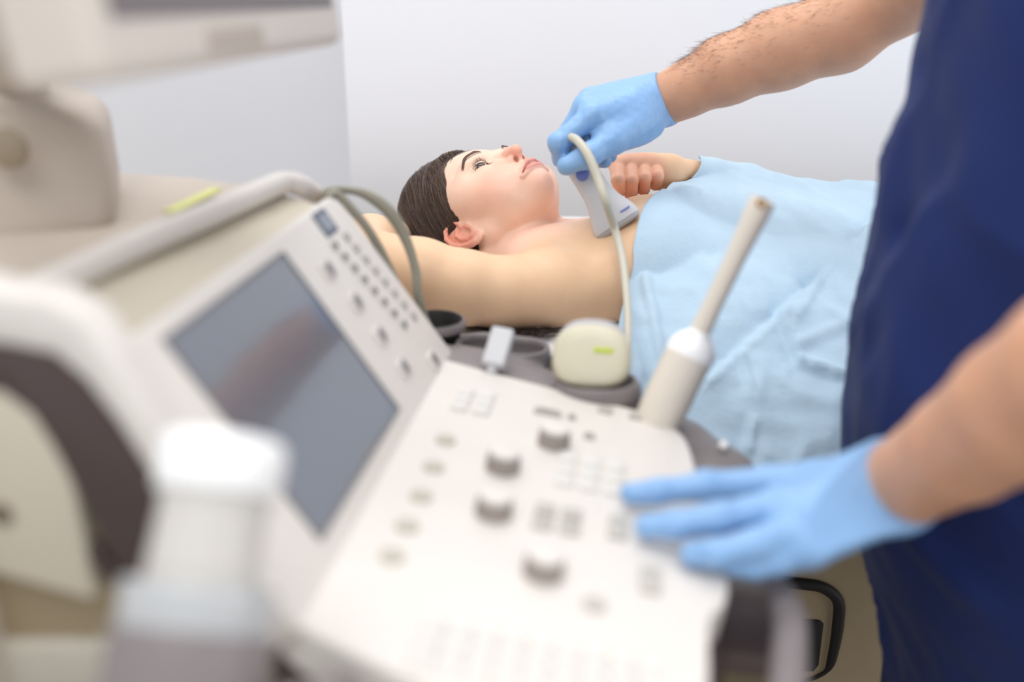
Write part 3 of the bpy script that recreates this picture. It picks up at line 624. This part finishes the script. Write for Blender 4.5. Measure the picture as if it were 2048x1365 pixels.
BR = np.array(BR)*np.array([1, 1, 1.]); BRs = BR.reshape(-1, 3); BRs = project(hdw, BRs, 12)+np.array([0, .0004, 0]); BRs = BRs.reshape(BR.shape)

half = BRs[:520]; mir = half.copy(); mir[:, :, 0] *= -1
for BW in (half, mir):
    V, Fq = strands_vf(toW(BW.reshape(-1, 3)).reshape(BW.shape), np.linspace(.00022, .00008, 5)[None]); mk('eyebrow', V, Fq, M_BROW, PT)
# hair: scalp shell and combed-back strands
ZH = np.array([-.08, -.03, .0, .008, .0145, .0256, .039, .0645, .081, .103, .12, .16]); YH = np.array([-.022, -.022, .002, .018, .032, .040, .0425, .0425, .0435, .042, .055, .2])
hr = Field()
def scalp(P):
    o = []
    for c, r, t in (((0, -.024, .056), (.075, .102, .087), .0055), ((0, -.071, .103), (.076, .106, .112), 0.)):
        q = P-np.array(c); r = np.array(r); k0 = np.sqrt(((q/r)**2).sum(1)); k1 = np.sqrt(((q/r**2)**2).sum(1))+1e-9; o.append(k0*(k0-1)/k1-t)
    s = np.interp(P[:, 2], ZH, YH)-P[:, 1]; return smin(o[0], o[1], .025)+.0115*(1-smooth01((s+.004)/.026))
hr.add(scalp, (0, -.050, .080), .16, .006)
for s in (1, -1): hr.cap((s*.052, -.052, .01), (s*.046, -.062, -.060), .024, .018, k=.02)
hr.cap((0, -.085, .0), (0, -.085, -.055), .035, .030, k=.03); hr.add(lambda P: toW(P)[:, 2]-(ZC+.003), (0, 0, 0), 1., .01, 's')
hcol = lambda P: np.array(lin((72, 52, 42)))*(1+.25*nz(P, 160, 5))[:, None]
Pm, Qm = sdf_mesh(hr, [-.12, -.20, -.10], [.12, .12, .235], .002)
mk('hair', toW(Pm), Qm, M_HAIR, PT, cols=np.clip(hcol(Pm), .002, 1)); HR = [o for o in bpy.data.objects if o.name.startswith('hair')][-1]
n = 5200; sd = Pm[RNG.integers(0, len(Pm), n*3)]; sfl = np.interp(sd[:, 2], ZH, YH)-sd[:, 1]
wgt = np.where(sfl < .02, 1., .35); sd = sd[RNG.random(len(sd)) < wgt]; sd = sd[(np.interp(sd[:, 2], ZH, YH)-sd[:, 1]) > -.004][:n]; n = len(sd)
TG = np.stack([np.sign(sd[:, 0]+1e-6)*(.022+.02*RNG.random(n)), np.full(n, -.095), -.075+.02*RNG.normal(size=n)], 1)
cur = project(hr, sd, 3); path = []; jit = RNG.normal(size=(n, 3))*.10
ste = RNG.uniform(.0035, .0060, (n, 1)); lift = RNG.uniform(.0001, .0016, n)
for i in range(22):
    g = grad(hr, cur); g /= np.linalg.norm(g, axis=1)[:, None]+1e-9
    path.append(cur+g*(lift*min(1, (i+.2)/3))[:, None])
    d = TG-cur; d /= np.linalg.norm(d, axis=1)[:, None]; d = d+jit*math.sin(i*.35)
    d = d-g*((d*g).sum(1))[:, None]; d /= np.linalg.norm(d, axis=1)[:, None]+1e-9; cur = project(hr, cur+d*ste, 1)
ST = np.stack(path, 1); rr = np.full(22, .00036); rr[0] = .00022; rr[-3:] = (.0003, .0002, .0001)
V, Fq = strands_vf(toW(ST.reshape(-1, 3)).reshape(ST.shape), rr[None]*RNG.uniform(.6, 1.2, (n, 1)))
sc = np.array([lin((66, 47, 38)), lin((90, 66, 51)), lin((116, 88, 68)), lin((50, 36, 30))])[RNG.choice(4, n, p=[.45, .3, .1, .15])]
mk('hair_strands', V, Fq, M_HAIR, HR, cols=np.repeat(sc, 22*3, 0))
# loose strands spread under the raised arm on the sheet
LZ = []
for i in range(110):
    x0 = random.uniform(890, 1010); t = np.linspace(0, 1, 12); L1 = random.uniform(80, 170); y0 = np.interp(x0, [890, 950, 1050], [640, 656, 668]); am = random.uniform(-6, 16)
    LZ.append([hit(x0+L1*q, y0+random.uniform(-.6, .6)+np.interp(x0+L1*q, [880, 950, 1050, 1130], [0, 8, 12, 8])-8+am*math.sin(q*2.4+.3), np.array([0, 0, ZC+.003+.006*random.random()]), Z) for q in t])
V, Fq = strands_vf(np.array(LZ), np.full(12, .00045)[None]); mk('loose_hair', V, Fq, M_HAIR, PT, cols=np.tile(np.array(lin((50, 34, 28))), (len(V), 1)))
# ------------------------------------------------------------------ probe in the hand
dd_ = np.linspace(1.05, 1.5, 900); fv = bd(np.array([W(1237, 456, d) for d in dd_])); DC = dd_[np.argmax(fv < 0)]; DS = DC-1.318-.002; print('contact', DC, DS)
def Wh(px, py, d): return W(px, py, d+DS*min(1., max(0., (1700-px)/300)))
p0, p1 = Wh(1163, 338, 1.322), Wh(1237, 452, 1.318); pe = p1-p0; pl = np.linalg.norm(pe); pe /= pl
vn = (p0-CAM)/np.linalg.norm(p0-CAM); px_ = np.cross(vn, pe); px_ /= np.linalg.norm(px_); px_ = px_ if px_[0] > 0 else -px_; py_ = np.cross(pe, px_); py_ = py_ if py_@vn < 0 else -py_
LP = thing('linear_probe', 'light grey hand-held ultrasound probe pressed on the patient\'s chest by the gloved hand', 'ultrasound probe', tuple(p1))
stn = [(-.35, .010, .009), (-.25, .0145, .0115), (0, .0185, .0125), (.2, .0185, .0125), (.42, .0190, .0125), (.6, .0225, .0125), (.74, .0275, .0125), (.86, .0315, .0128), (.95, .0325, .0128), (.97, .0325, .0125)]
loft('probe_body', [(p0+pe*pl*t, px_*a, py_*b) for t, a, b in stn], M_PROBE, LP)
loft('probe_lens', [(p0+pe*pl*t, px_*a, py_*b) for t, a, b in ((.96, .0318, .0118), (1.0, .0312, .0112), (1.035, .028, .009), (1.05, .02, .006))], M_LENS, LP)
f = Field(); f.ell(p0+pe*pl*.10+py_*.0118-px_*.003, (.0085, .0085, .0030), M=np.stack([px_, pe, py_], 1)); sdf_obj('probe_badge', f, .0010, M_PROBEB, LP)
f = Field(); f.cap(p0+pe*pl*.86+py_*.0130+px_*.012, p0+pe*pl*.86+py_*.0128+px_*.024, .0011); sdf_obj('probe_line', f, .0006, M_PROBEB, LP)
C3 = crom([p0-pe*.012, Wh(1142, 318, 1.325), Wh(1132, 292, 1.312), Wh(1136, 276, 1.300), Wh(1153, 280, 1.281), Wh(1176, 310, 1.264), Wh(1195, 355, 1.257), Wh(1212, 405, 1.250), W(1230, 460, 1.225), W(1245, 520, 1.195), W(1253, 590, 1.15), W(1256, 650, 1.10), W(1254, 720, 1.04), W(1246, 800, .985), W(1230, 880, .95)], 8)
R3 = np.interp(np.linspace(0, 1, len(C3)), [0, .28, .45, .6, .8, 1], [.0052, .0056, .0056, .0050, .0042, .0040])
tag(tube('probe_cable', C3, R3, M_CABLE, loc=C3[0]), 'cream cable looping out of the gloved fist and down past the blue sheet', 'cable')
# ------------------------------------------------------------------ drape
SS = [[(1470, 352, 1.62), (1426, 329, 1.53), (1376, 350, 1.455), (1339, 374, 1.41), (1303, 440, 1.315), (1270, 520, 1.255), (1252, 590, 1.208), (1237, 655, 1.165), (1236, 730, 1.12), (1240, 800, 1.10), (1244, 880, 1.09)],
      [(1560, 400, 1.70), (1447, 329, 1.56), (1415, 360, 1.445), (1390, 410, 1.335), (1362, 475, 1.275), (1338, 550, 1.225), (1322, 620, 1.18), (1312, 700, 1.14), (1308, 780, 1.115), (1308, 870, 1.10), (1310, 950, 1.09)],
      [(1680, 430, 1.75), (1525, 342, 1.56), (1510, 370, 1.45), (1490, 430, 1.345), (1465, 500, 1.265), (1445, 580, 1.205), (1428, 670, 1.16), (1418, 760, 1.125), (1413, 850, 1.105), (1413, 940, 1.09), (1415, 1020, 1.08)],
      [(1790, 460, 1.78), (1640, 360, 1.57), (1640, 400, 1.44), (1625, 460, 1.335), (1608, 540, 1.25), (1592, 620, 1.195), (1580, 720, 1.15), (1574, 810, 1.12), (1570, 900, 1.10), (1570, 990, 1.085), (1572, 1065, 1.075)],
      [(1910, 480, 1.8), (1772, 369, 1.58), (1775, 420, 1.44), (1765, 480, 1.33), (1750, 560, 1.245), (1735, 650, 1.19), (1722, 750, 1.145), (1716, 840, 1.115), (1712, 930, 1.095), (1710, 1010, 1.085), (1710, 1075, 1.075)],
      [(2110, 520, 1.8), (1960, 385, 1.6), (1965, 440, 1.44), (1955, 510, 1.33), (1935, 600, 1.245), (1915, 690, 1.19), (1900, 790, 1.145), (1890, 880, 1.115), (1885, 960, 1.1), (1882, 1030, 1.085), (1880, 1090, 1.075)]]
G = np.array([[W(*q) for q in r] for r in SS])
last = G[-1].copy(); e1 = last.copy(); e1[:, 0] += .28; e1[:, 2] = np.maximum(e1[:, 2]-.02, .6); e2 = last.copy(); e2[:, 0] += .72; e2[:, 2] = np.where(e2[:, 2] > ZC, ZC+.02+(e2[:, 2]-ZC)*.75, e2[:, 2]); G = np.concatenate([G, e1[None], e2[None]])
G1 = np.array([crom(r, 14) for r in G]); G2 = np.stack([crom(G1[:, j], 26) for j in range(G1.shape[1])], 1)
nu, nv = G2.shape[:2]
du_ = np.gradient(G2, axis=0); dv_ = np.gradient(G2, axis=1); NN = np.cross(du_, dv_); NN /= np.linalg.norm(NN, axis=2, keepdims=True); NN *= np.where(NN[..., 1:2] > 0, -1, 1)
q = G2.reshape(-1, 3)-CAM; dd = q@cF; PXY = np.stack([1024+F*(q@cR)/dd, 682.5-F*(q@cU)/dd], 1).reshape(nu, nv, 2)
def segd(a, b):
    a = np.array(a, float); b = np.array(b, float); ab = b-a; t = ((PXY-a)@ab)/(ab@ab); c = a+np.clip(t, 0, 1)[..., None]*ab; v = PXY-c; return np.linalg.norm(v, axis=2), (v[..., 0]*ab[1]-v[..., 1]*ab[0])/np.linalg.norm(ab), t
disp = np.zeros((nu, nv)); Pf = G2.reshape(-1, 3)
fade = 1.0
disp += .0035*nz(Pf*[1, .6, .6], 16, 8).reshape(nu, nv)+.0014*nz(Pf, 45, 9).reshape(nu, nv)
rid = 1-np.abs(np.tanh(nz(Pf*[1, 1, .7], 24, 21)*1.6)); disp += .0035*rid.reshape(nu, nv)**2
for a, b, w_, amp, st in (((1770, 415), (1632, 560), 7, .005, .012), ((1632, 560), (1560, 628), 7, .005, .013), ((1560, 628), (1400, 775), 7, .005, .010), ((1560, 628), (1598, 715), 6, .006, .008), ((1598, 722), (1720, 765), 9, .007, .006), ((1478, 705), (1500, 775), 7, .005, .004), ((1505, 840), (1495, 900), 7, .006, .004), ((1600, 690), (1720, 640), 10, .005, .004), ((1590, 640), (1640, 560), 8, .004, 0), ((1400, 400), (1500, 470), 16, -.005, 0), ((1290, 560), (1330, 760), 10, .004, 0), ((1440, 520), (1380, 700), 14, .003, 0)):
    ds, sg, t = segd(a, b); g_ = np.exp(-(ds/w_)**2); ends = np.exp(-(np.maximum(np.abs(t-.5)-.5, 0)/.08)**2)
    disp += amp*g_*ends-st*.8*np.exp(-np.maximum(-sg, 0)/40)*(sg < 0)*ends*np.exp(-(ds/60)**2)
bl_ = np.exp(-(((PXY[..., 0]-1378)/40)**2+((PXY[..., 1]-400)/24)**2)); disp += .008*bl_
edge = smooth01(np.arange(nu)/14)[:, None]; disp = 1.5*disp*(.25+.75*edge)
D = (G2+NN*disp[..., None]).reshape(-1, 3)
for _ in range(8):
    fb = bd(D); m = fb < .007; g_ = grad(bd, D[m]); g_ /= np.linalg.norm(g_, axis=1)[:, None]+1e-9; D[m] += g_*(.0072-fb[m])[:, None]
    D[:, 2] = np.where((D[:, 2] < ZC+.006) & (D[:, 1] > 1.10), ZC+.006, D[:, 2])
D = D.reshape(nu, nv, 3)
for _ in range(2):
    Dm = D.copy(); Dm[1:-1, 1:-1] = .5*D[1:-1, 1:-1]+.125*(D[2:, 1:-1]+D[:-2, 1:-1]+D[1:-1, 2:]+D[1:-1, :-2]); D = Dm
qi = np.array([[i*nv+j, (i+1)*nv+j, (i+1)*nv+j+1, i*nv+j+1] for i in range(nu-1) for j in range(nv-1)])
dr = tag(mk('surgical_drape', D.reshape(-1, 3), qi, M_DRAPE, loc=tuple(D[40, 60])), 'light blue disposable sheet draped over the patient\'s chest and the couch side', 'drape')
s_ = dr.modifiers.new('thick', 'SOLIDIFY'); s_.thickness = .0012; s_.offset = -1
# ------------------------------------------------------------------ operator
OP = thing('person', 'operator in navy scrubs and blue gloves, one hand on the console, one holding the probe', 'person', (.46, .80, 0))
WR = Wh(1330, 199, 1.375); WLh = W(1800, 970, .742)
ELR = W(1800, -15, 1.22); SR = np.array([.60, 1.0, 1.40]); ELf = np.array([.36, .46, 1.115]); SLf = np.array([.53, .62, 1.38])
TC = [(.485, 1.42), (.472, 1.25), (.464, 1.08), (.449, .95), (.451, .86), (.512, .69), (.535, .52)]
ob = Field(); TP_ = [np.array([x, .80, z]) for x, z in TC]
ob.chain(TP_[:-1], [.165, .185, .185, .18, .18, .185], k=.05, axis=(1, 0, 0), flat=.60)
ob.chain([SR, ELR], [.058, .050], k=.04); ob.chain([ELR, Wh(1680, 62, 1.265), Wh(1560, 100, 1.30), Wh(1450, 142, 1.335), Wh(1372, 180, 1.362), WR, Wh(1290, 214, 1.375)], [.047, .0500, .0485, .0420, .0335, .0300, .0290], k=.015)
ob.chain([SLf, ELf], [.056, .048], k=.04); ob.chain([ELf, W(2180, 735, .565), W(2048, 815, .615), W(1930, 893, .672), WLh, W(1745, 985, .752)], [.044, .0475, .0435, .0375, .0315, .0300], k=.006)
def op_cols(P):
    c = np.tile(np.array(lin((214, 164, 134))), (len(P), 1)); m = (.5+.5*np.clip(nz(P, 30, 14), -1, 1))[:, None]*.35
    return c*(1-m)+np.array(lin((196, 136, 104)))*m
a, b = ob.bounds(); P, Q = sdf_mesh(ob, a, b, .0035); mk('body', P, Q, M_SKIN2, OP, cols=op_cols(P))
def folds(P):
    d = .008*nz(P*[1, .8, .45], 13, 31)+.004*nz(P, 30, 32)+.008*(1-np.abs(np.tanh(nz(P*[1, 1, .55]+.35*P[:, [1, 2, 0]], 11, 77)*2)))**2
    for (p, q_, w_, am) in ((W(1840, 120, .84), W(2040, 330, .74), .018, -.014), (W(1830, 260, .84), W(1800, 620, .86), .02, .010), (W(1900, 200, .80), W(1990, 420, .76), .016, .012), (W(1760, 620, .86), W(2040, 600, .76), .016, .010), (W(1830, 470, .83), W(2040, 470, .76), .02, -.010), (W(1800, 700, .85), W(1960, 740, .78), .02, -.008), (W(1830, 1090, .8), W(2000, 1300, .72), .02, .010), (W(1780, 1200, .84), W(1900, 1365, .78), .018, -.010), (W(1800, 60, .85), W(1770, 330, .87), .012, .006)):
        ab = q_-p; t = np.clip(((P-p)@ab)/(ab@ab), 0, 1); r = np.linalg.norm(P-p-t[:, None]*ab, axis=1); d = d+am*np.exp(-(r/w_)**2)
    return d
st = Field(); st.chain(TP_, [.180, .200, .200, .195, .195, .200, .205], k=.05, axis=(1, 0, 0), flat=.62)
st.cap(SR, SR+(ELR-SR)*.55, .085, .075, k=.05); st.cap(SLf, SLf+(ELf-SLf)*.5, .085, .075, k=.05)
sf = lambda P: st(P)-folds(P)*1.25
a, b = st.bounds(); P, Q = sdf_mesh(sf, a, b, .006); mk('scrub_top', P, Q, M_SCRUB, OP)
lg = Field()
for dy in (-.11, .11): lg.chain([np.array([.52, .80+dy*.8, .62]), np.array([.51, .80+dy, .40]), np.array([.50, .80+dy*1.1, .09])], [.115, .088, .075], k=.03)
lg.add(lambda P: -(P[:, 2]-.06) if False else P[:, 2]-.06, (.46, .8, -1.), 3., .004, 's')
sdf_obj('scrub_trousers', lg, .007, M_SCRUB, OP)
for dy in (-.121, .121):
    f = Field(); c = np.array([.46, .80+dy, .045]); f.chain([c+[.06, 0, .01], c+[-.02, 0, .0], c+[-.14, 0, -.008]], [.045, .043, .036], k=.03); f.add(lambda P: P[:, 2]-.001, (.46, .8, -1.), 3., .003, 's')
    sdf_obj('shoe', f, .004, M_KEY, OP)
# right glove around the probe
gv = Field()
MC = [Wh(1184, 232, 1.305), Wh(1172, 212, 1.325), Wh(1180, 200, 1.350), Wh(1200, 196, 1.375)]
for p, r in zip(MC, (.0165, .0165, .0155, .0145)): gv.cap(WR-(WR-p)*.05, p, .0265, r, k=.02)
gv.chain([Wh(1322, 203, 1.374), Wh(1350, 190, 1.372)], [.0325, .0350], k=.008)
gv.chain([MC[0], Wh(1117, 286, 1.302), Wh(1124, 318, 1.318), Wh(1150, 336, 1.338)], [.0150, .0128, .0110, .0095], k=.006)
gv.chain([MC[1], Wh(1128, 280, 1.338), Wh(1150, 318, 1.352), Wh(1180, 330, 1.350)], [.0150, .0128, .0110, .0095], k=.006)
gv.chain([MC[2], Wh(1150, 285, 1.366), Wh(1180, 318, 1.366), Wh(1208, 322, 1.345)], [.0145, .0122, .0105, .0095], k=.006)
gv.chain([MC[3], Wh(1185, 270, 1.385), Wh(1205, 305, 1.380), Wh(1222, 312, 1.362)], [.013, .011, .0098, .0085], k=.006)
gv.chain([Wh(1292, 240, 1.352), Wh(1222, 282, 1.308), Wh(1176, 312, 1.290), Wh(1134, 332, 1.293)], [.027, .0175, .0140, .0122], k=.010)
gv.cap(Wh(1260, 240, 1.345), Wh(1215, 262, 1.325), .030, .022, k=.02)
gv.add(lambda P: ((P-Wh(1334, 197, 1.374))@((Wh(1325, 201, 1.374)-Wh(1372, 180, 1.362))/np.linalg.norm(Wh(1325, 201, 1.374)-Wh(1372, 180, 1.362))))*1., Wh(1400, 170, 1.36), .12, .001, 's')
def glove_skin(name, fl, h, lab):
    fn = lambda P: fl(P)+.0007*nz(P*[1, 1, 1.3], 95, 41)+.0004*nz(P, 230, 42)
    a, b = fl.bounds(); P, Q = sdf_mesh(fn, a, b, h); mk(name, P, Q, M_GLOVE, OP, label=lab)
glove_skin('glove', gv, .0015, 'glove gripping the probe')
# left glove on the keys
lv = Field(); D_ = lambda px, py, o: DKX(px, py, o)
MI, MM_, MR, MP = D_(1535, 968, .034), D_(1560, 1012, .040), D_(1588, 1058, .037), D_(1622, 1098, .030)
wl = WLh
for p, r in ((MI, .0135), (MM_, .0140), (MR, .0135), (MP, .0125)): lv.cap(wl-(wl-p)*.06, p, .0255, r, k=.02)
lv.cap(W(1782, 975, .745), W(1850, 938, .715), .0330, .0350, k=.01)
lv.chain([MI, D_(1408, 972, .026), D_(1318, 984, .019), D_(1262, 988, .013)], [.0128, .0110, .0098, .0085], k=.006)
lv.chain([MM_, D_(1440, 1036, .030), D_(1350, 1050, .020), D_(1292, 1054, .013)], [.0130, .0112, .0100, .0088], k=.006)
lv.chain([MR, D_(1505, 1090, .028), D_(1430, 1108, .019), D_(1385, 1110, .012)], [.0125, .0106, .0096, .0085], k=.006)
lv.chain([MP, D_(1560, 1120, .018), D_(1505, 1132, .012), D_(1470, 1133, .009)], [.0115, .0096, .0088, .0078], k=.006)
lv.chain([D_(1720, 950, .03), D_(1625, 955, .018), D_(1560, 965, .012), D_(1500, 975, .010)], [.018, .0130, .0108, .0090], k=.008)
cd = W(1782, 975, .745)-W(1850, 938, .715); cd /= np.linalg.norm(cd); cp_ = W(1812, 965, .735)
lv.add(lambda P: (P-cp_)@cd, cp_-cd*.1, .12, .001, 's')
glove_skin('glove', lv, .0018, 'glove resting on the console keys')
# hair on the right forearm
AR = []; pts = [Wh(1680, 62, 1.265), Wh(1560, 100, 1.30), Wh(1450, 142, 1.335), Wh(1372, 180, 1.362)]; cl = crom(pts, 12); AX = cl[-1]-cl[0]; AX /= np.linalg.norm(AX)
for i in range(1100):
    c = cl[random.randrange(len(cl))]+AX*random.uniform(-.01, .01); an = random.gauss(.55, .55); uu = np.cross(AX, np.array([0, -1., 0])); uu /= np.linalg.norm(uu); uu = uu if uu[2] > 0 else -uu; ww = np.cross(AX, uu); ww = ww if ww[1] < 0 else -ww
    n_ = uu*math.cos(an-.5)+ww*math.sin(an-.5); p = c+n_*.05; AR.append((p, n_))
Pp = project(ob, np.array([p for p, _ in AR]), 14); Nn = grad(ob, Pp); Nn /= np.linalg.norm(Nn, axis=1)[:, None]; l = RNG.uniform(.005, .011, (len(Pp), 1)); t = np.linspace(0, 1, 5)
dr_ = AX+RNG.normal(size=(len(Pp), 3))*.35; S5 = np.stack([Pp+dr_*l*q+Nn*l*(.35*q-.25*q*q) for q in t], 1)
V, Fq = strands_vf(S5, np.linspace(.00016, .00005, 5)[None]); mk('arm_hair', V, Fq, M_ARMHAIR, OP)
# ------------------------------------------------------------------ light: ceiling panels and pale daylight all round
def area(name, loc, sx, sy, e, col=(1, 1, 1), rot=(0, 0, 0)):
    l = bpy.data.lights.new(name, 'AREA'); l.shape = 'RECTANGLE'; l.size = sx; l.size_y = sy; l.energy = e; l.color = col
    o = bpy.data.objects.new(name, l); COL.objects.link(o); o.location = loc; o.rotation_euler = rot; return o
area('ceiling_lamp', (-.10, 1.62, 2.85), 1.8, .8, 15, (1, .985, .96))
area('ceiling_lamp', (-.35, -.15, 2.85), 1.8, 1.2, 22, (1, .985, .96))
area('window_daylight', (2.9, .1, 1.9), 1.6, 2.4, 20, (.97, .985, 1), (0, math.radians(84), 0))
wd = bpy.data.worlds.new('World'); SC.world = wd; wd.use_nodes = True; bg = wd.node_tree.nodes['Background']; bg.inputs['Color'].default_value = (.95, .97, 1, 1); bg.inputs['Strength'].default_value = .70
vs = SC.view_settings; vs.view_transform = 'Standard'; vs.look = 'None'; vs.gamma = 1; vs.use_curve_mapping = False; vs.exposure = .30
